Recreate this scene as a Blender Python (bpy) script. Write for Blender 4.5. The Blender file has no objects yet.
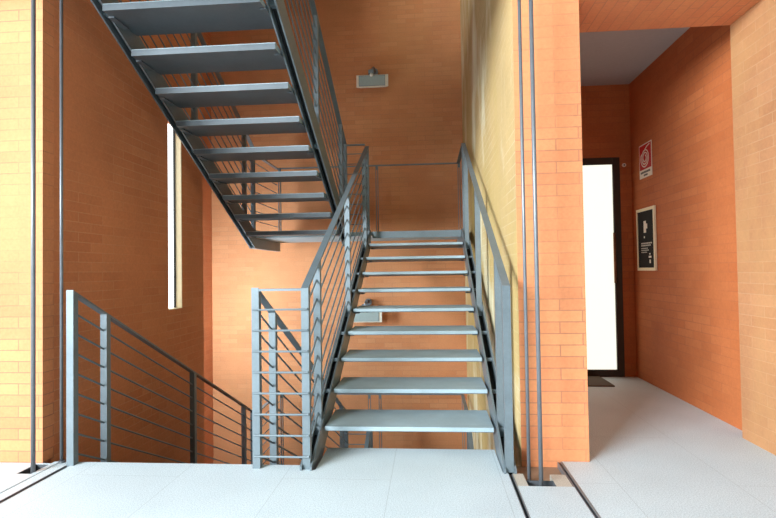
import bpy, bmesh, math, random
from mathutils import Vector, Matrix
random.seed(4)
S = bpy.context.scene
COL = S.collection
PI = math.pi

# ------------------------------------------------------------------ node helpers
def new_mat(name):
    m = bpy.data.materials.new(name); m.use_nodes = True
    nt = m.node_tree; nt.nodes.clear()
    out = nt.nodes.new('ShaderNodeOutputMaterial')
    b = nt.nodes.new('ShaderNodeBsdfPrincipled')
    nt.links.new(b.outputs[0], out.inputs[0])
    return m, nt, b
def N(nt, t, **kw):
    n = nt.nodes.new(t)
    for k, v in kw.items(): setattr(n, k, v)
    return n
def mth(nt, op, a, b=None, c=None):
    n = N(nt, 'ShaderNodeMath', operation=op)
    for i, v in enumerate((a, b, c)):
        if v is None: continue
        if isinstance(v, (int, float)): n.inputs[i].default_value = v
        else: nt.links.new(v, n.inputs[i])
    return n.outputs[0]
def noise(nt, vec, scale, detail=4, rough=.55):
    n = N(nt, 'ShaderNodeTexNoise'); n.inputs['Scale'].default_value = scale
    n.inputs['Detail'].default_value = detail; n.inputs['Roughness'].default_value = rough
    if vec is not None: nt.links.new(vec, n.inputs['Vector'])
    return n.outputs['Fac']
def ramp(nt, fac, stops):
    r = N(nt, 'ShaderNodeValToRGB'); nt.links.new(fac, r.inputs[0])
    el = r.color_ramp.elements
    while len(el) < len(stops): el.new(.5)
    for e, (p, c) in zip(el, stops):
        e.position = p; e.color = (*c, 1) if len(c) == 3 else c
    return r.outputs[0]
def mix(nt, fac, a, b, mode='MIX'):
    n = N(nt, 'ShaderNodeMix', data_type='RGBA', blend_type=mode)
    for i, v in ((0, fac), (6, a), (7, b)):
        if isinstance(v, (int, float)): n.inputs[i].default_value = v
        elif isinstance(v, tuple): n.inputs[i].default_value = (*v, 1)
        else: nt.links.new(v, n.inputs[i])
    return n.outputs[2]
def lin(r, g, b):
    f = lambda c: (c/255/12.92) if c <= 10 else ((c/255+.055)/1.055)**2.4
    return (f(r), f(g), f(b))
def bump(nt, b, h, strength, dist=.01):
    n = N(nt, 'ShaderNodeBump'); n.inputs['Strength'].default_value = strength; n.inputs['Distance'].default_value = dist
    nt.links.new(h, n.inputs['Height']); nt.links.new(n.outputs[0], b.inputs['Normal'])

def brick_uv(nt):
    """wall coordinates (along, up) from the real position and the facing of the wall"""
    tc = N(nt, 'ShaderNodeTexCoord'); geo = N(nt, 'ShaderNodeNewGeometry')
    p = N(nt, 'ShaderNodeSeparateXYZ'); nt.links.new(tc.outputs['Object'], p.inputs[0])
    n = N(nt, 'ShaderNodeSeparateXYZ'); nt.links.new(geo.outputs['True Normal'], n.inputs[0])
    ay = mth(nt, 'GREATER_THAN', mth(nt, 'ABSOLUTE', n.outputs[1]), .5)
    az = mth(nt, 'GREATER_THAN', mth(nt, 'ABSOLUTE', n.outputs[2]), .5)
    u = mth(nt, 'ADD', mth(nt, 'MULTIPLY', p.outputs[0], ay), mth(nt, 'MULTIPLY', p.outputs[1], mth(nt, 'SUBTRACT', 1, ay)))
    v = mth(nt, 'ADD', mth(nt, 'MULTIPLY', p.outputs[2], mth(nt, 'SUBTRACT', 1, az)), mth(nt, 'MULTIPLY', p.outputs[0], az))
    c = N(nt, 'ShaderNodeCombineXYZ')
    nt.links.new(mth(nt, 'ADD', u, 20), c.inputs[0]); nt.links.new(mth(nt, 'ADD', v, 20.02), c.inputs[1])
    return c.outputs[0], tc.outputs['Object']

def brick_mat(name, c1, c2, mortar, blotches=(), blotch_amt=.35, bump_s=.35, msize=.004):
    m, nt, b = new_mat(name)
    uv, P = brick_uv(nt)
    t = N(nt, 'ShaderNodeTexBrick'); nt.links.new(uv, t.inputs['Vector'])
    t.inputs['Scale'].default_value = 1; t.inputs['Brick Width'].default_value = .272; t.inputs['Row Height'].default_value = .0705
    t.inputs['Mortar Size'].default_value = msize; t.inputs['Mortar Smooth'].default_value = .4
    t.inputs['Color1'].default_value = (*c1, 1); t.inputs['Color2'].default_value = (*c2, 1); t.inputs['Mortar'].default_value = (*mortar, 1)
    # joints are pointed nearly flush: they fade in and out over the wall
    fade = ramp(nt, noise(nt, P, 1.3, 3), [(.38, (.08,)*3), (.62, (.9,)*3)])
    mid = tuple((a+d)/2 for a, d in zip(c1, c2))
    col = mix(nt, fade, mid, t.outputs['Color'])
    n1 = noise(nt, P, .9, 5, .6)
    col = mix(nt, 1.0, col, ramp(nt, n1, [(.25, (.80,)*3), (.55, (1,)*3), (.8, (1.16, 1.15, 1.14))]), 'MULTIPLY')
    n2 = noise(nt, P, 55, 3)
    col = mix(nt, 1.0, col, ramp(nt, n2, [(.3, (.93,)*3), (.7, (1.05,)*3)]), 'MULTIPLY')
    for sc, st, lo, hi in blotches:
        mp = N(nt, 'ShaderNodeMapping'); nt.links.new(P, mp.inputs[0]); mp.inputs['Scale'].default_value = sc
        f = ramp(nt, noise(nt, mp.outputs[0], 1, 5, .6), [(lo, (0, 0, 0)), (hi, (blotch_amt,)*3)])
        col = mix(nt, f, col, st)
    nt.links.new(col, b.inputs['Base Color'])
    b.inputs['Roughness'].default_value = .82
    inv = mth(nt, 'SUBTRACT', 1, t.outputs['Fac'])
    h = mth(nt, 'ADD', mth(nt, 'MULTIPLY', inv, .7), mth(nt, 'MULTIPLY', n2, .25))
    bump(nt, b, h, bump_s, .004)
    return m

M = {}
M['brick'] = brick_mat('orange_brick', lin(220, 144, 94), lin(213, 128, 84), lin(176, 112, 82))
M['brick_deep'] = brick_mat('burnt_orange_brick', lin(214, 136, 90), lin(204, 120, 75), lin(214, 146, 104), bump_s=.2)
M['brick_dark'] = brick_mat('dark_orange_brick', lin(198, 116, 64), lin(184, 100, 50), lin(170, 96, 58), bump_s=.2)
M['brick_back'] = brick_mat('tan_orange_brick', lin(208, 142, 96), lin(198, 126, 80), lin(184, 122, 86), bump_s=.3,
    blotches=(((.9, .9, .45), lin(206, 150, 90), .5, .75),))
M['brick_lit_jamb'] = brick_mat('lit_jamb_brick', lin(188, 134, 92), lin(180, 124, 82), lin(190, 142, 102),
    blotches=(((1, 1.6, .8), lin(198, 154, 98), .42, .7),), blotch_amt=.6)  # brick copy with the light from the left put into its colour
M['brick_lit_yellow'] = brick_mat('yellow_lit_brick', lin(202, 172, 122), lin(192, 160, 106), lin(212, 194, 156), bump_s=.25,
    blotches=(((1, .9, .35), lin(184, 156, 84), .42, .66), ((1, 1.5, .7), lin(232, 226, 196), .5, .66)), blotch_amt=.8)  # side light on the brick is painted as this yellow and its pale blotches

def granite(name, c, c2, joint, tile=(.6, 1.2), off=(0, 0)):
    m, nt, b = new_mat(name)
    tc = N(nt, 'ShaderNodeTexCoord'); P = tc.outputs['Object']
    mp = N(nt, 'ShaderNodeMapping'); nt.links.new(P, mp.inputs[0])
    mp.inputs['Rotation'].default_value = (0, 0, PI/2); mp.inputs['Location'].default_value = (20+off[0], 20+off[1], 0)
    t = N(nt, 'ShaderNodeTexBrick'); nt.links.new(mp.outputs[0], t.inputs['Vector'])
    t.inputs['Scale'].default_value = 1; t.inputs['Brick Width'].default_value = tile[1]; t.inputs['Row Height'].default_value = tile[0]
    t.inputs['Mortar Size'].default_value = .0018; t.inputs['Mortar Smooth'].default_value = .5
    t.inputs['Color1'].default_value = (*c, 1); t.inputs['Color2'].default_value = (*[a*.97 for a in c], 1); t.inputs['Mortar'].default_value = (*joint, 1)
    f = noise(nt, P, 150, 3, .75)
    col = mix(nt, ramp(nt, f, [(.36, (0,)*3), (.6, (1,)*3)]), tuple(a*.6 for a in c), c2)
    col = mix(nt, .66, t.outputs['Color'], col)
    col = mix(nt, t.outputs['Fac'], col, joint)
    col = mix(nt, 1.0, col, ramp(nt, noise(nt, P, 1.7, 4), [(.3, (.93,)*3), (.7, (1.04,)*3)]), 'MULTIPLY')
    nt.links.new(col, b.inputs['Base Color']); b.inputs['Roughness'].default_value = .62
    bump(nt, b, f, .12, .002)
    return m
M['floor'] = granite('grey_granite', lin(200, 211, 215), lin(222, 230, 233), lin(170, 178, 180), (.62, 1.6))
M['pad'] = granite('beige_stone', lin(196, 186, 170), lin(206, 196, 182), lin(190, 180, 165), (5, 5))

def steel(name, c, rough=.42, metal=.25, var=.12, speck=60):
    m, nt, b = new_mat(name)
    tc = N(nt, 'ShaderNodeTexCoord'); P = tc.outputs['Object']
    n1 = noise(nt, P, 5, 5, .6); n2 = noise(nt, P, speck, 3)
    col = mix(nt, 1.0, c, ramp(nt, n1, [(.3, (1-var,)*3), (.7, (1+var,)*3)]), 'MULTIPLY')
    col = mix(nt, 1.0, col, ramp(nt, n2, [(.3, (.95,)*3), (.7, (1.05,)*3)]), 'MULTIPLY')
    nt.links.new(col, b.inputs['Base Color'])
    b.inputs['Metallic'].default_value = metal; b.inputs['Roughness'].default_value = rough
    bump(nt, b, n2, .05, .001)
    return m
M['steel'] = steel('grey_painted_steel', lin(110, 120, 125))
M['tread_shade'] = steel('shaded_underside_steel', lin(84, 91, 96), .5, .15)  # darker tone paints the shade under the treads
M['tread'] = steel('grey_steel_tread', lin(152, 168, 174), .6, .0, .1, 120)
M['steel_dark'] = steel('dark_steel', lin(52, 52, 54), .5, .3)
M['pole'] = steel('zinc_grey_rod', lin(120, 122, 126), .4, .4)
M['bronze'] = steel('dark_bronze_frame', lin(64, 54, 46), .5, .3)
M['brass'] = steel('dull_brass', lin(150, 110, 80), .35, .6)
def plain(name, c, rough=.6, metal=0, emit=None, es=0):
    m, nt, b = new_mat(name)
    tc = N(nt, 'ShaderNodeTexCoord')
    n = noise(nt, tc.outputs['Object'], 30, 3)
    col = mix(nt, 1.0, c, ramp(nt, n, [(.3, (.96,)*3), (.7, (1.03,)*3)]), 'MULTIPLY')
    nt.links.new(col, b.inputs['Base Color'])
    b.inputs['Roughness'].default_value = rough; b.inputs['Metallic'].default_value = metal
    if emit:
        b.inputs['Emission Color'].default_value = (*emit, 1); b.inputs['Emission Strength'].default_value = es
    return m
M['bounce_pale'] = plain('pale_bounce_render', lin(196, 184, 168), .9)
M['low_bounce'] = plain('low_bounce_green', lin(92, 100, 66), .95)
M['ceiling'] = plain('grey_plaster', lin(172, 170, 168), .9)
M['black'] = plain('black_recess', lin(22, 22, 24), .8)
M['mat'] = plain('brown_coir', lin(92, 78, 64), .95)
M['pit'] = plain('pit_dark_grey', lin(74, 76, 80), .85)
M['pit_brown'] = plain('pit_earth', lin(150, 118, 92), .9)
M['lampwhite'] = plain('cream_enamel', lin(236, 224, 204), .45)
M['lampglass'] = plain('grey_lamp_glass', lin(160, 170, 166), .3)
M['chrome'] = plain('chrome', lin(200, 200, 200), .18, .9)
M['red'] = plain('sign_red', lin(190, 12, 8), .7)
M['white'] = plain('sign_white', lin(236, 230, 216), .5)
M['ink'] = plain('sign_ink', lin(56, 58, 50), .6)
M['posterblack'] = plain('poster_black', lin(18, 14, 10), .9)
M['cream'] = plain('cream_frame', lin(244, 232, 196), .5)
M['postergrey'] = plain('poster_grey', lin(200, 196, 186), .5)
M['frosted'] = plain('frosted_lit_glass', lin(240, 240, 226), .4, 0, (.96, 1.0, .86), .9)
M['slitglass'] = plain('slit_lit_glass', lin(236, 240, 240), .4, 0, (.95, 1.0, 1.0), 2.0)
M['slitreveal'] = plain('cream_reveal', lin(238, 222, 186), .7)

# ------------------------------------------------------------------ mesh helpers
def box(bm, x0, x1, y0, y1, z0, z1):
    vs = [bm.verts.new((x, y, z)) for x in (x0, x1) for y in (y0, y1) for z in (z0, z1)]
    for f in ((0,1,3,2), (4,6,7,5), (0,4,5,1), (2,3,7,6), (0,2,6,4), (1,5,7,3)):
        bm.faces.new([vs[i] for i in f])
def prism(bm, prof, x0, x1):
    """profile in (y, z) swept from x0 to x1"""
    a = [bm.verts.new((x0, y, z)) for y, z in prof]; b = [bm.verts.new((x1, y, z)) for y, z in prof]
    bm.faces.new(a); bm.faces.new(b[::-1])
    n = len(prof)
    for i in range(n):
        j = (i+1) % n
        bm.faces.new((a[j], a[i], b[i], b[j]))
def tube(bm, pts, r, seg=8, cap=True):
    pts = [Vector(p) for p in pts]; rings = []
    for i, p in enumerate(pts):
        d = (pts[min(i+1, len(pts)-1)] - pts[max(i-1, 0)]).normalized()
        up = Vector((0, 0, 1)) if abs(d.z) < .9 else Vector((1, 0, 0))
        u = d.cross(up).normalized(); v = u.cross(d)
        rings.append([bm.verts.new(p + r*(math.cos(2*PI*k/seg)*u + math.sin(2*PI*k/seg)*v)) for k in range(seg)])
    for a, b in zip(rings, rings[1:]):
        for k in range(seg):
            bm.faces.new((a[k], a[(k+1) % seg], b[(k+1) % seg], b[k]))
    if cap:
        bm.faces.new(rings[0][::-1]); bm.faces.new(rings[-1])
def shift(bm, off):
    for v in bm.verts: v.co -= Vector(off)
def obj(name, bm, mats, parent=None, off=None, bevel=0, smooth=False):
    """off: the world place of the root; the mesh is written in world numbers and moved to the root's own axes"""
    if off is not None: shift(bm, off)
    bmesh.ops.recalc_face_normals(bm, faces=bm.faces)
    me = bpy.data.meshes.new(name); 
    if smooth:
        for f in bm.faces: f.smooth = True
    bm.to_mesh(me); bm.free()
    o = bpy.data.objects.new(name, me); COL.objects.link(o)
    for m in (mats if isinstance(mats, (list, tuple)) else [mats]): me.materials.append(m)
    if parent: o.parent = parent
    if bevel:
        md = o.modifiers.new('bevel', 'BEVEL'); md.width = bevel; md.segments = 2; md.limit_method = 'ANGLE'
    return o
def empty(name, loc):
    o = bpy.data.objects.new(name, None); COL.objects.link(o); o.location = loc; o.empty_display_size = .1
    return o
def tag(o, label, cat, group=None):
    o['label'] = label; o['category'] = cat
    if group: o['group'] = group
    return o
def struct(name, bm, mats, parent=None, **k):
    o = obj(name, bm, mats, parent, **k)
    if parent is None: o['kind'] = 'structure'
    return o
def copy_tree(o, parent=None):
    kids = list(o.children)
    c = o.copy(); COL.objects.link(c)
    if parent: c.parent = parent
    for k in kids: copy_tree(k, c)
    return c
def B(): return bmesh.new()

STEP, GO = .1667, .3356
SL = STEP/GO
Y1 = .4305                        # nosing of the first tread
YL = Y1 + 9*GO                    # landing edge
ZL = 10*STEP
XW = 1.24                         # face of the wall right of the stairs
YB = 5.0                          # back wall
XLW = -1.77                       # left wall of the stairwell
HALLC = 3.15
ROOF = 6.3
LOW = -3.5

# ------------------------------------------------------------------ the setting
YE = .2                           # edge of the floor at the stairwell
T = -.12
bm = B()
F0 = -7.5
SLOT = ((-1.572, -1.542), (1.128, 1.152), (1.452, 1.482))
box(bm, -7, -1.78, F0, .17, T, 0)
box(bm, -1.78, -1.69, F0, 0, T, 0); box(bm, -1.78, -1.69, .155, .17, T, 0)
box(bm, -1.69, -1.656, F0, YE, T, 0)
box(bm, -1.644, -1.572, F0, YE, T, 0)
box(bm, -1.542, 1.128, F0, .13, T, 0)
box(bm, -1.542, -.032, .13, YE, T, 0)
box(bm, 0, 1.1, .13, .5156, -.05, 0); box(bm, 1.117, 1.128, .13, YE, T, 0)
box(bm, 1.152, 1.452, F0, -.05, T, 0)
box(bm, 1.482, 4.6, F0, .33, T, 0)
box(bm, 1.63, 2.95, .33, 2.86, T, 0)

struct('floor', bm, M['floor'])
bm = B(); box(bm, 1.128, 1.482, -.06, .33, T-.02, -.085); box(bm, -1.80, -1.68, -.02, .18, T-.02, -.09)

for (x0, x1, y0, y1) in ((-1.78, -1.69, 0, .155), (1.2125, 1.3615, -.05, .03)):      # added dark sheets that paint shade on the pit sides
    e = .003
    box(bm, x0, x0+e, y0, y1, -.085, -.002); box(bm, x1-e, x1, y0, y1, -.085, -.002)
    box(bm, x0+e, x1-e, y0, y0+e, -.085, -.002); box(bm, x0+e, x1-e, y1-e, y1, -.085, -.002)
struct('trim_1', bm, M['pit'])                     # bottoms of the two floor pits
bm = B(); box(bm, 1.152, 1.452, .12, .33, -.085, -.035)
struct('trim_2', bm, M['pit_brown'])
bm = B(); box(bm, 1.154, 1.212, -.05, .12, -.085, 0.0); box(bm, 1.362, 1.448, -.05, .115, -.085, 0.0); box(bm, 1.212, 1.362, .03, .042, -.085, -.008)
struct('trim_3', bm, M['pad'])

# pillar and wall left of the stairwell
bm = B(); box(bm, -4.0, -1.75, .17, .27, 0, HALLC); box(bm, -4.0, -1.75, .17, .27, HALLC, ROOF)
struct('wall_front_left', bm, M['brick'])
bm = B()
SY0, SY1, SZ0, SZ1 = 1.80, 2.075, .835, 2.66
XO = XLW-.26
box(bm, XO, XLW, .27, SY0, LOW, ROOF)
box(bm, XO, XLW, SY1, 2.56, LOW, ROOF)
box(bm, XO, XLW, SY0, SY1, LOW, SZ0)
box(bm, XO, XLW, SY0, SY1, SZ1, ROOF)
struct('wall_left', bm, M['brick_deep'])
w1 = empty('window_1', (XLW, (SY0+SY1)/2, SZ0)); w1['kind'] = 'structure'
O = w1.location
bm = B(); box(bm, XLW-.085, XLW-.075, SY0, SY1, SZ0, SZ1); obj('window_pane', bm, M['slitglass'], w1, O)
bm = B(); box(bm, XLW-.075, XLW-.06, SY1-.03, SY1-.012, SZ0, SZ1); box(bm, XLW-.075, XLW-.06, SY0, SY0+.018, SZ0, SZ1)
obj('window_frame', bm, M['steel_dark'], w1, O)
bm = B(); box(bm, XLW-.075, XLW-.001, SY1-.012, SY1-.001, SZ0, SZ1); obj('window_reveal', bm, M['slitreveal'], w1, O)
bm = B(); box(bm, XLW-.075, XLW-.001, SY0, SY1-.012, SZ0, SZ0+.006); obj('window_sill', bm, M['slitreveal'], w1, O)
# recess behind the left wall and the back wall
bm = B(); box(bm, -2.82, -2.72, 2.4, YB, LOW, ROOF); box(bm, -2.72, XO, 2.4, 2.5, LOW, ROOF)
struct('wall_left_recess', bm, M['brick_deep'])
bm = B(); box(bm, -3.3, 1.7, YB, YB+.2, LOW, ROOF); struct('wall_back', bm, M['brick_back'])
# wall right of the stairs: its end is the brick pillar in front
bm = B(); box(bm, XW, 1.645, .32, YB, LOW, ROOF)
o = struct('wall_right', bm, [M['brick'], M['brick_lit_yellow']])
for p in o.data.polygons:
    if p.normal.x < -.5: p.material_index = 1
# wall with the passage: lintel and jamb
ZT = 2.85
bm = B(); box(bm, 1.645, 4.6, .32, .81, ZT, HALLC+.25)
struct('wall_front_lintel', bm, M['brick'])
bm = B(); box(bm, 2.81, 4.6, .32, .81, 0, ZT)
o = struct('wall_front_right', bm, [M['brick'], M['brick_lit_jamb']])
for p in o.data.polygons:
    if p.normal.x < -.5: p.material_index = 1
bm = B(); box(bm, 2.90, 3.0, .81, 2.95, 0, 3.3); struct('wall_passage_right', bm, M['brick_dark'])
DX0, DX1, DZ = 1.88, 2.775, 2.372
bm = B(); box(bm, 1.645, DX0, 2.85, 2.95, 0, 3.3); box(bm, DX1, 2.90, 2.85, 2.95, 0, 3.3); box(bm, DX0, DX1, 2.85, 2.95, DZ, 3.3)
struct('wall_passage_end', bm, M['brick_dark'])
bm = B(); box(bm, 1.645, 2.90, .81, 2.95, 3.17, 3.3); struct('ceiling_passage', bm, M['ceiling'])
# hall ceiling, unseen walls behind the camera that shape the light, stairwell roof
bm = B(); box(bm, -4.0, 1.2, -.8, .06, HALLC, HALLC+.18); box(bm, 1.2, 4.6, -5.0, .06, HALLC, HALLC+.18); struct('ceiling', bm, M['ceiling'])  # deep right part is unseen and shaped to darken passage and floor
bm = B(); box(bm, 4.5, 4.6, F0, .32, 0, 14); struct('wall_bounce_right', bm, M['bounce_pale'])  # unseen wall, made pale to bounce light onto the left wall
bm = B(); box(bm, -4.1, -4.0, -2.0, .27, 0, HALLC); struct('wall_hall_left', bm, M['brick'])
bm = B(); box(bm, -2.7, 4.6, F0-.1, F0, 0, 18); struct('wall_light_block_back', bm, M['low_bounce'])  # unseen; tall and dark green to keep light out of the passage
bm = B(); box(bm, -4.0, 1.2, -.8, -.7, HALLC+.18, HALLC+1.3); struct('wall_gallery_light_block', bm, M['brick'])  # unseen parapet added to darken the upper stairs
bm = B(); box(bm, -4.0, 4.6, -.8, YB+.2, ROOF, ROOF+.1); struct('ceiling_stairwell', bm, M['ceiling'])
bm = B(); box(bm, -3.3, 1.7, -.14, -.04, LOW, T); struct('wall_leak_block', bm, M['brick_deep'])  # unseen, added to stop light leaking in below the floor
bm = B(); box(bm, -3.3, 1.7, -.14, YB, LOW-.1, LOW); struct('floor_stairwell', bm, M['floor'])

# passage door
d = empty('door_1', ((DX0+DX1)/2, 2.85, 0)); d['kind'] = 'structure'; O = d.location
bm = B()
box(bm, DX0, DX0+.075, 2.835, 2.90, 0, DZ); box(bm, DX1-.075, DX1, 2.835, 2.90, 0, DZ)
box(bm, DX0+.075, DX1-.075, 2.835, 2.90, DZ-.075, DZ); box(bm, DX0+.075, DX1-.075, 2.835, 2.90, 0, .075)
obj('door_frame', bm, M['bronze'], d, O, bevel=.003)
bm = B(); box(bm, DX0+.075, DX1-.075, 2.862, 2.872, .075, DZ-.075); obj('door_pane', bm, M['frosted'], d, O)
bm = B(); hx = DX1-.088
tube(bm, [(hx, 2.80, 1.01), (hx, 2.80, 1.55)], .013, 10)
tube(bm, [(hx+.012, 2.84, 1.04), (hx, 2.80, 1.04)], .01); tube(bm, [(hx+.012, 2.84, 1.52), (hx, 2.80, 1.52)], .01)
obj('door_handle', bm, M['brass'], d, O, smooth=True)

# ------------------------------------------------------------------ stairs
HR = 1.062                     # plumb height of the handrail over the nosing line
PW = .046
def nA(y): return STEP + SL*(y-Y1)
def nB(y): return ZL + SL*(YL-y)
HRB = .044                     # the returning flights carry their handrail a little higher
POSTS = [.156, .49, 1.815, 3.14, 3.452]
OFFS = [HR-.1255*i for i in range(1, 9)]

def tread_mesh(x0, x1, yf, z, s):
    """s=+1: the front edge faces the camera side; -1: it faces the landing"""
    bm = B()
    prism(bm, [(yf, z), (yf, z-.028), (yf+s*.008, z-.028), (yf+s*.41, z-.046), (yf+s*.42, z-.046), (yf+s*.42, z)], x0, x1)
    return bm
def underside_mesh(x0, x1, yf, z, s):
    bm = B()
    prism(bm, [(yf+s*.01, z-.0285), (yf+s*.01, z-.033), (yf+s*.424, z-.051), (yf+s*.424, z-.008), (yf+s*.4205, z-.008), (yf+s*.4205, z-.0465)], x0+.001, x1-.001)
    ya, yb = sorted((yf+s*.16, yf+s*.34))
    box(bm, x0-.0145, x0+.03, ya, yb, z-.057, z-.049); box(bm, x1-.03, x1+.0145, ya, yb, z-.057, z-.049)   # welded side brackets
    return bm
def add_tread(root, O, x0, x1, yf, z, s):
    t = obj('tread', tread_mesh(x0, x1, yf, z, s), M['tread'], root, O, bevel=.003)
    obj('shaded_underside', underside_mesh(x0, x1, yf, z, s), M['tread_shade'], t, O)  # dark sheet carrying the painted shade of the underside
def stringer_mesh(prof, xa, xb, n, side_bolts):
    bm = B(); prism(bm, prof, xa-.012, xa); prism(bm, prof, xb, xb+.012)
    for y, z in side_bolts:
        box(bm, xa, xb, y-.012, y+.012, z-.06, z-.035)
    return bm
def add_stringer(root, O, prof, xa, xb, n, bolts, up):
    st = obj('stringer', stringer_mesh(prof, xa, xb, n, bolts), M['steel'], root, O)
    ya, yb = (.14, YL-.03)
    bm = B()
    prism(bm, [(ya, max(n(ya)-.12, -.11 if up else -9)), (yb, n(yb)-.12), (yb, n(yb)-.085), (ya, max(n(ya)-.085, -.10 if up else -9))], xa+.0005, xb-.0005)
    obj('shade_web', bm, M['black'], st, O)  # web in black, painting the shade between the two plates
def railing(root, O, xc, n, y0, y1, floor_post, posts, bars, z_last, lift=0):
    """handrail with its posts and bars; n is the nosing line"""
    H = HR+lift
    bm = B()
    prism(bm, [(y0, n(y0)+H-.014), (y1, n(y1)+H-.014), (y1, n(y1)+H), (y0, n(y0)+H)], xc-PW/2, xc+PW/2)
    r = obj('railing', bm, M['steel'], root, O)
    for i, py in enumerate(posts):
        zb = {0: floor_post, len(posts)-1: z_last}.get(i, n(py)-.15)
        bm = B()
        a, b = py-PW/2, py+PW/2
        prism(bm, [(a, zb), (b, zb), (b, n(b)+H-.014), (a, n(a)+H-.014)], xc-PW/2, xc+PW/2)
        obj('post', bm, M['steel'], r, Vector((0, 0, 0)) + Vector(O))
    if bars:
        for h in OFFS:
            bm = B(); tube(bm, [(xc, y0+.02, n(y0+.02)+h+lift), (xc, y1-.02, n(y1-.02)+h+lift)], .0065, 6)
            obj('bar', bm, M['steel'], r, O)
    return r

# flight rising away from the camera
def flight_away():
    root = empty('staircase', (.55, .13, 0)); O = root.location
    for k in range(1, 10):
        add_tread(root, O, -.003, 1.090, Y1+(k-1)*GO, k*STEP, 1)
    prof = [(.112, -.03), (.112, nA(.112)+.015), (YL+.01, nA(YL+.01)+.015), (YL+.01, ZL-.18), (.42, -.03)]
    bolts = [(Y1+k*GO+.02, nA(Y1+k*GO)+.03) for k in range(0, 9)]
    add_stringer(root, O, prof, -.078, -.030, nA, bolts, True)
    add_stringer(root, O, prof, 1.117, 1.165, nA, bolts, True)
    railing(root, O, -.054, nA, .133, 3.475, 0, POSTS, True, ZL-.17)
    railing(root, O, 1.141, nA, .133, 3.475, 0, POSTS, False, ZL-.17)
    return root
# flight rising from the landing toward the camera
def flight_back():
    root = empty('staircase', (-.95, YL, ZL)); O = root.location
    for k in range(0, 10):
        add_tread(root, O, -1.492, -.410, YL-k*GO, ZL+k*STEP, -1)
    prof = [(.13, nB(.13)-.185), (.13, nB(.13)+.015), (YL, ZL+.015), (YL, ZL-.18), (YL-.04, ZL-.18)]
    bolts = [(YL-k*GO-.02, nB(YL-k*GO)+.03) for k in range(1, 10)]
    add_stringer(root, O, prof, -1.565, -1.519, nB, bolts, False)
    add_stringer(root, O, prof, -.383, -.337, nB, bolts, False)
    railing(root, O, -1.542, nB, .133, 3.475, nB(.156)-.05, POSTS, True, ZL-.17, HRB)
    railing(root, O, -.36, nB, .133, 3.475, nB(.156)-.05, POSTS, True, ZL-.17, HRB)
    return root
YF = 4.62
def landing():
    root = empty('stair_landing', (-.2, 4.0, ZL-.18)); O = root.location
    y0 = YL+.029
    bm = B(); box(bm, -1.505, 1.105, y0, YF, ZL-.05, ZL); box(bm, .002, 1.098, YL+.002, y0, ZL-.05, ZL); obj('platform', bm, M['tread'], root, O, bevel=.003)
    bm = B(); box(bm, .002, 1.098, YL-.004, YL+.002, ZL-.085, ZL-.002); obj('fascia', bm, M['steel'], root, O)
    bm = B(); box(bm, -1.577, -1.507, y0, YF, ZL-.18, ZL+.012); obj('edge_beam', bm, M['steel'], root, O)
    bm = B(); box(bm, 1.107, 1.178, y0, YF, ZL-.18, ZL+.012); obj('edge_beam', bm, M['steel'], root, O)
    zt = ZL+HR
    def rail(xa, xb, ya, yb): 
        bm = B(); box(bm, xa, xb, ya, yb, zt-.014, zt); return obj('railing', bm, M['steel'], root, O)
    def post(r, x, y):
        bm = B(); box(bm, x-.018, x-.010, y-.02, y+.02, ZL-.05, zt-.014); box(bm, x+.010, x+.018, y-.02, y+.02, ZL-.05, zt-.014)
        box(bm, x-.010, x+.010, y-.02, y+.02, zt-.07, zt-.014); box(bm, x-.010, x+.010, y-.02, y+.02, ZL-.05, ZL+.01)
        obj('post', bm, M['steel'], r, O)
    r = rail(-1.565, -1.519, 3.48, YF)
    for h in OFFS:
        bm = B(); tube(bm, [(-1.542, 3.478, ZL+h), (-1.542, YF-.02, ZL+h)], .0065, 6); obj('bar', bm, M['steel'], r, O)
    post(r, -1.50, YF-.03)
    r = rail(-1.519, 1.118, YF-.045, YF)
    for x in (-.20, -.045): post(r, x, YF-.025)
    r = rail(1.118, 1.164, 3.48, YF); post(r, 1.15, YF-.03)
    return root
def guard(z, y, xl=-.336):
    root = empty('guard_railing', (-.207, y, z)); O = root.location
    bm = B(); box(bm, xl, -.078, y-.023, y+.023, z+1.065, z+1.079); obj('top_rail', bm, M['steel'], root, O)
    for i in range(1, 9):
        h = z+1.079-.1255*i
        bm = B(); tube(bm, [(xl-.036, y-.03, h), (-.045, y-.03, h), (-.036, y-.03, h+.003)], .0065, 6); obj('bar', bm, M['steel'], root, O)
    return root

a = flight_away()
tag(a, 'near steel open-riser stair flight climbing from the pale floor up to the landing', 'staircase')
b = flight_back()
tag(b, 'steel stair flight overhead at upper left, seen from below with grey tread undersides', 'staircase')
ld = landing()
tag(ld, 'grey steel landing at the top of the near stair flight', 'landing')
g1 = guard(0, .156); tag(g1, 'short guard railing of horizontal bars on the floor edge beside the first step', 'railing')
g2 = guard(ZL+.015, POSTS[-1], -.306); tag(g2, 'short guard railing of horizontal bars between the two flights on the upper landing', 'railing')
b2 = copy_tree(b); b2.location.z -= 20*STEP; b.location.x += .03
tag(b2, 'steel stair flight descending below the floor, its sloping railing along the left brick wall', 'staircase')
a2 = copy_tree(a); a2.location.z -= 20*STEP
tag(a2, 'lowest steel stair flight, glimpsed through the open risers beneath the near flight', 'staircase')
l2 = copy_tree(ld); l2.location.z -= 20*STEP
tag(l2, 'steel landing below floor level, glimpsed through the lowest open risers and guard bars', 'landing')
g3 = guard(-ZL+.015, POSTS[-1])
tag(g3, 'short guard railing of horizontal bars at the lower landing, seen through the lowest open risers', 'railing')

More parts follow.
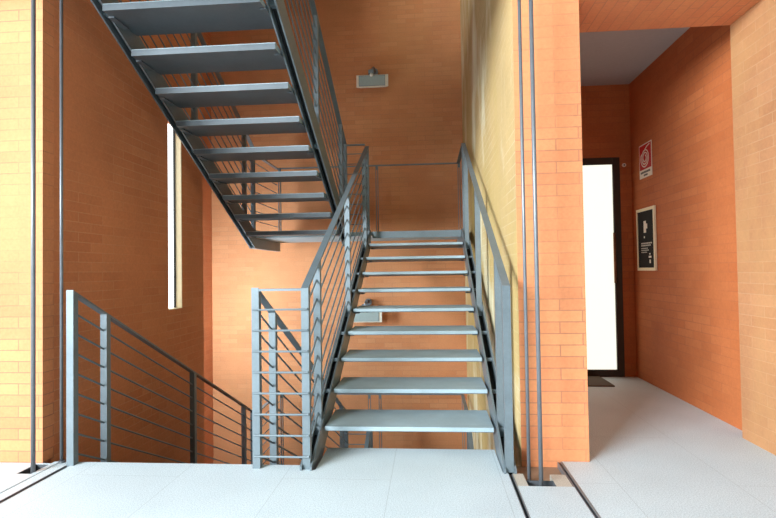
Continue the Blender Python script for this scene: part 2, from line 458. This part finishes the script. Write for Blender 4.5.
# ------------------------------------------------------------------ rods, tracks
def rod(x, y, z0, z1, r, label):
    root = empty('vertical_rod', (x, y, z0)); O = root.location
    bm = B(); tube(bm, [(x, y, z0), (x, y, z1)], r, 12); obj('rod', bm, M['pole'], root, O, smooth=True)
    bm = B(); tube(bm, [(x, y, z0), (x, y, z0+.012)], r*2.0, 12); obj('foot', bm, M['pole'], root, O)
    tag(root, label, 'rod', 'thin rods from the floor pits')
rod(1.238, .071, -.085, HALLC, .010, 'thin grey steel rod close against the left edge of the brick pillar')
rod(1.285, -.022, -.085, HALLC, .012, 'thicker grey steel rod at the front of the floor pit before the brick pillar')
rod(-1.70, .03, -.09, HALLC, .013, 'dark grey steel rod in front of the sunlit brick pillar at far left')
rod(-1.635, .185, 0, HALLC, .010, 'thin grey steel rod between left pillar and first post of the descending railing')
def track(x0, x1, y1, label, lip):
    root = empty('floor_track', ((x0+x1)/2, y1, -.06)); O = root.location
    bm = B(); box(bm, x0, x1, F0, y1, -.075, -.06); obj('channel', bm, M['black'], root, O)
    w = .005
    bm = B(); box(bm, x0, x0+w, F0, y1, -.06, .001)
    obj('edge_strip', bm, M['pole'], root, O)
    bm = B(); box(bm, x1-w-lip, x1, F0, y1, -.06, .001); obj('edge_strip', bm, M['pole'], root, O)
    tag(root, label, 'floor track')
track(-1.572, -1.542, YE, 'dark floor track running forward from the first post of the descending railing', 0)
track(1.128, 1.152, .11, 'dark floor track running forward from the foot of the right stair post', 0)
track(1.452, 1.482, .31, 'metal-edged floor track running forward from the right corner of the brick pillar', .007)

# ------------------------------------------------------------------ lamps on the back wall
def lamp(xc, zc):
    root = empty('wall_lamp', (xc, YB, zc)); O = root.location
    w, h, y = .245, .095, YB-.19
    bm = B()
    # shallow housing, narrower at the back
    f = [(-w, -h), (w, -h), (w, h), (-w, h)]
    k = [(-w*.8, -h*.7), (w*.8, -h*.7), (w*.8, h*.7), (-w*.8, h*.7)]
    A = [bm.verts.new((xc+u, y, zc+v)) for u, v in f]; C = [bm.verts.new((xc+u, y+.11, zc+v)) for u, v in k]
    bm.faces.new(A); bm.faces.new(C[::-1])
    for i in range(4): bm.faces.new((A[i], A[(i+1) % 4], C[(i+1) % 4], C[i]))
    obj('housing', bm, M['lampwhite'], root, O, bevel=.006)
    bm = B(); box(bm, xc-w+.045, xc+w-.055, y-.006, y-.0005, zc-h+.022, zc+h-.018); obj('glass', bm, M['lampglass'], root, O)
    bm = B()
    box(bm, xc-w+.04, xc-w+.045, y-.009, y-.0005, zc-h+.018, zc+h-.014); box(bm, xc+w-.055, xc+w-.050, y-.009, y-.0005, zc-h+.018, zc+h-.014)
    box(bm, xc-w+.04, xc+w-.05, y-.009, y-.0005, zc-h+.017, zc-h+.022); box(bm, xc-w+.04, xc+w-.05, y-.009, y-.0005, zc+h-.018, zc+h-.013)
    obj('gasket', bm, M['steel'], root, O)
    bm = B()
    tube(bm, [(xc+.02, YB, zc+.20), (xc+.02, YB-.03, zc+.20)], .055, 14)
    tube(bm, [(xc+.02, YB-.02, zc+.20), (xc+.01, YB-.10, zc+.23), (xc-.01, YB-.16, zc+.18), (xc-.01, YB-.16, zc+.07)], .024, 8)
    box(bm, xc-.06, xc+.02, YB-.185, YB-.12, zc+.10, zc+.175)
    obj('bracket', bm, M['pole'], root, O)
    bm = B(); bmesh.ops.create_uvsphere(bm, u_segments=14, v_segments=8, radius=.03)
    for v in bm.verts: v.co += Vector((xc-.01, YB-.2, zc+.085))
    obj('adjusting_knob', bm, M['white'], root, O, smooth=True)
    return root
l1 = lamp(-.115, 4.06)
tag(l1, 'cream floodlight high on the back wall above the landing railing', 'lamp', 'floodlights on the back wall')
lm2 = copy_tree(l1); lm2.location = (-.262, YB, .50)
tag(lm2, 'cream floodlight low on the back wall, seen between treads of the near stairs', 'lamp', 'floodlights on the back wall')

# ------------------------------------------------------------------ passage: sign, notice, mat, sensor
XR = 2.90
def on_wall(bm, ya, yb, za, zb, d0, d1): box(bm, XR-d1, XR-d0, ya, yb, za, zb)
sg = empty('fire_hose_sign', (XR, 2.47, 2.085)); O = sg.location
Ya, Yb_, Za, Zb = 2.325, 2.622, 2.085, 2.43
bm = B(); on_wall(bm, Ya, Yb_, Za, Zb, 0, .004); obj('sign_plate', bm, M['white'], sg, O)
bm = B(); on_wall(bm, Ya+.012, Yb_-.012, Za+.085, Zb-.012, .004, .0055); obj('red_field', bm, M['red'], sg, O)
bm = B(); cy, cz = (Ya+Yb_)/2+.005, Za+.085+.115
pts = []
for i in range(73):
    t = i/72*2.75*2*PI; r = .026+.0275*t/(2*PI)
    pts.append((XR-.007, cy+r*math.cos(t+PI*.6), cz+r*math.sin(t+PI*.6)*.98))
e = pts[-1]
obj_pts = pts+[(XR-.007, cy-.05, cz+.105), (XR-.007, cy-.115, cz+.118)]
def ribbon(bm, pts, w, x0, x1):
    L = []
    for i, p in enumerate(pts):
        a, b = Vector(pts[max(i-1, 0)]), Vector(pts[min(i+1, len(pts)-1)])
        d = (b-a).normalized(); n = Vector((0, -d.z, d.y))*w/2
        q = Vector(p); L.append([bm.verts.new((x, q.y+s*n.y, q.z+s*n.z)) for x in (x0, x1) for s in (-1, 1)])
    for u, v in zip(L, L[1:]):
        for i, j in ((0, 1), (1, 3), (3, 2), (2, 0)): bm.faces.new((u[i], u[j], v[j], v[i]))
    bm.faces.new((L[0][0], L[0][1], L[0][3], L[0][2])); bm.faces.new((L[-1][0], L[-1][2], L[-1][3], L[-1][1]))
ribbon(bm, obj_pts, .0115, XR-.0075, XR-.0055)
obj('hose_symbol', bm, M['white'], sg, O)
bm = B()
y = Yb_-.03
for wl in (.018, .02, .016, .02, .018, .02, .016, .018, .02, .016):     # first line of illegible small capitals
    on_wall(bm, y-wl, y, Za+.046, Za+.066, .004, .005); y -= wl+.005
y = (Ya+Yb_)/2+.045
for wl in (.02, .018, .016, .02): on_wall(bm, y-wl, y, Za+.016, Za+.034, .004, .005); y -= wl+.005
obj('lettering', bm, M['ink'], sg, O)
tag(sg, 'red fire hose sign with white coiled hose, on the passage wall above the black notice', 'sign')

nt_ = empty('framed_notice', (XR, 2.485, 1.14)); O = nt_.location
Ya, Yb_, Za, Zb = 2.27, 2.70, 1.14, 1.775
bm = B(); t = .03
on_wall(bm, Ya, Yb_, Za, Za+t, 0, .02); on_wall(bm, Ya, Yb_, Zb-t, Zb, 0, .02)
on_wall(bm, Ya, Ya+t, Za+t, Zb-t, 0, .02); on_wall(bm, Yb_-t*.6, Yb_, Za+t, Zb-t, 0, .02)
obj('frame', bm, M['cream'], nt_, O, bevel=.002)
bm = B(); on_wall(bm, Ya+t, Yb_-t*.6, Za+t, Zb-t, 0, .01); obj('notice_sheet', bm, M['posterblack'], nt_, O)
bm = B(); c = 2.51
on_wall(bm, c-.025, c+.03, 1.525, 1.645, .01, .0115); on_wall(bm, c-.055, c-.025, 1.565, 1.615, .01, .0115); on_wall(bm, c+.01, c+.03, 1.47, 1.49, .01, .0115)
on_wall(bm, c-.115, c-.09, 1.30, 1.315, .01, .0115); on_wall(bm, c-.135, c-.075, 1.268, 1.288, .01, .0115)
on_wall(bm, c-.12, c-.09, 1.215, 1.25, .01, .0115)
obj('emblem', bm, M['white'], nt_, O)
bm = B()
random.seed(2)
for i, z in enumerate((1.41, 1.388, 1.362, 1.342, 1.322)):
    y = c+.10
    end = c-.13 if i < 2 else c-.04+random.uniform(-.02, .02)
    while y > end:
        wl = random.uniform(.015, .04); on_wall(bm, y-wl, y, z, z+(.014 if i < 2 else .009), .01, .011); y -= wl+.007
obj('small_print', bm, M['postergrey'], nt_, O)
tag(nt_, 'black notice in a cream frame on the passage wall below the red sign', 'notice')

bm = B(); box(bm, 1.75, 2.505, 2.36, 2.825, 0, .012)
tag(obj('doormat', bm, M['mat'], bevel=.003), 'dark brown doormat on the passage floor before the lit glass door', 'doormat')
bm = B(); tube(bm, [(2.822, 2.85, 2.285), (2.822, 2.835, 2.285)], .02, 14)
fx = obj('wall_fitting', bm, M['lampwhite']); tag(fx, 'tiny round pale fitting on the brick beside the top corner of the glass door', 'fitting')
bm = B(); tube(bm, [(2.822, 2.8349, 2.285), (2.822, 2.832, 2.285)], .008, 10); obj('screw_hole', bm, M['black'], fx)

# ------------------------------------------------------------------ daylight and an added recess fill
W = bpy.data.worlds.new('sky'); S.world = W; W.use_nodes = True
wn = W.node_tree; bg = wn.nodes['Background']
tcw = N(wn, 'ShaderNodeTexCoord'); sx = N(wn, 'ShaderNodeSeparateXYZ'); wn.links.new(tcw.outputs['Generated'], sx.inputs[0])
wn.links.new(ramp(wn, sx.outputs[2], [(0.0, (.10, .11, .09)), (.02, (.72, .90, 1.0))]), bg.inputs[0])   # dim ground below a pale overcast sky
bg.inputs[1].default_value = 2.6
def area(name, loc, target, sx, sy, power, col):
    L = bpy.data.lights.new(name, 'AREA'); L.shape = 'RECTANGLE'; L.size = sx; L.size_y = sy; L.energy = power; L.color = col
    o = bpy.data.objects.new(name, L); COL.objects.link(o); o.location = loc
    o.rotation_euler = (Vector(target)-Vector(loc)).to_track_quat('-Z', 'Y').to_euler()
    return o
area('daylight_hall_opening', (-7.2, -9.0, 3.9), (0, 1.8, 1.0), 5.5, 2.8, 3300, (.84, .94, 1.0))
area('recess_fill_light', (-2.6, 3.3, .7), (-1.2, 5.0, .3), 1.1, 1.5, 175, (.68, .88, 1.0))  # unseen fill added in the recess to brighten the lower back wall

# ------------------------------------------------------------------ camera (24 mm on full frame)
cam = bpy.data.cameras.new('camera'); co = bpy.data.objects.new('camera', cam); COL.objects.link(co); S.camera = co
cam.lens = 24; cam.sensor_width = 36; cam.sensor_fit = 'HORIZONTAL'; cam.clip_start = .02
yaw, pitch, roll = .0785, .0227, -.0149
f = Vector((-math.sin(yaw)*math.cos(pitch), math.cos(yaw)*math.cos(pitch), math.sin(pitch)))
r = Vector((math.cos(yaw), math.sin(yaw), 0)); u = r.cross(f)
c, s = math.cos(roll), math.sin(roll)
r2, u2 = c*r+s*u, -s*r+c*u
m = Matrix((r2, u2, -f)).transposed().to_4x4(); m.translation = Vector((.693, -2.9305, 1.1775))
co.matrix_world = m

S.view_settings.view_transform = 'Standard'; S.view_settings.look = 'None'; S.view_settings.gamma = 1
S.view_settings.exposure = 0.22
S.cycles.max_bounces = 10; S.cycles.diffuse_bounces = 6; S.cycles.sample_clamp_indirect = 8
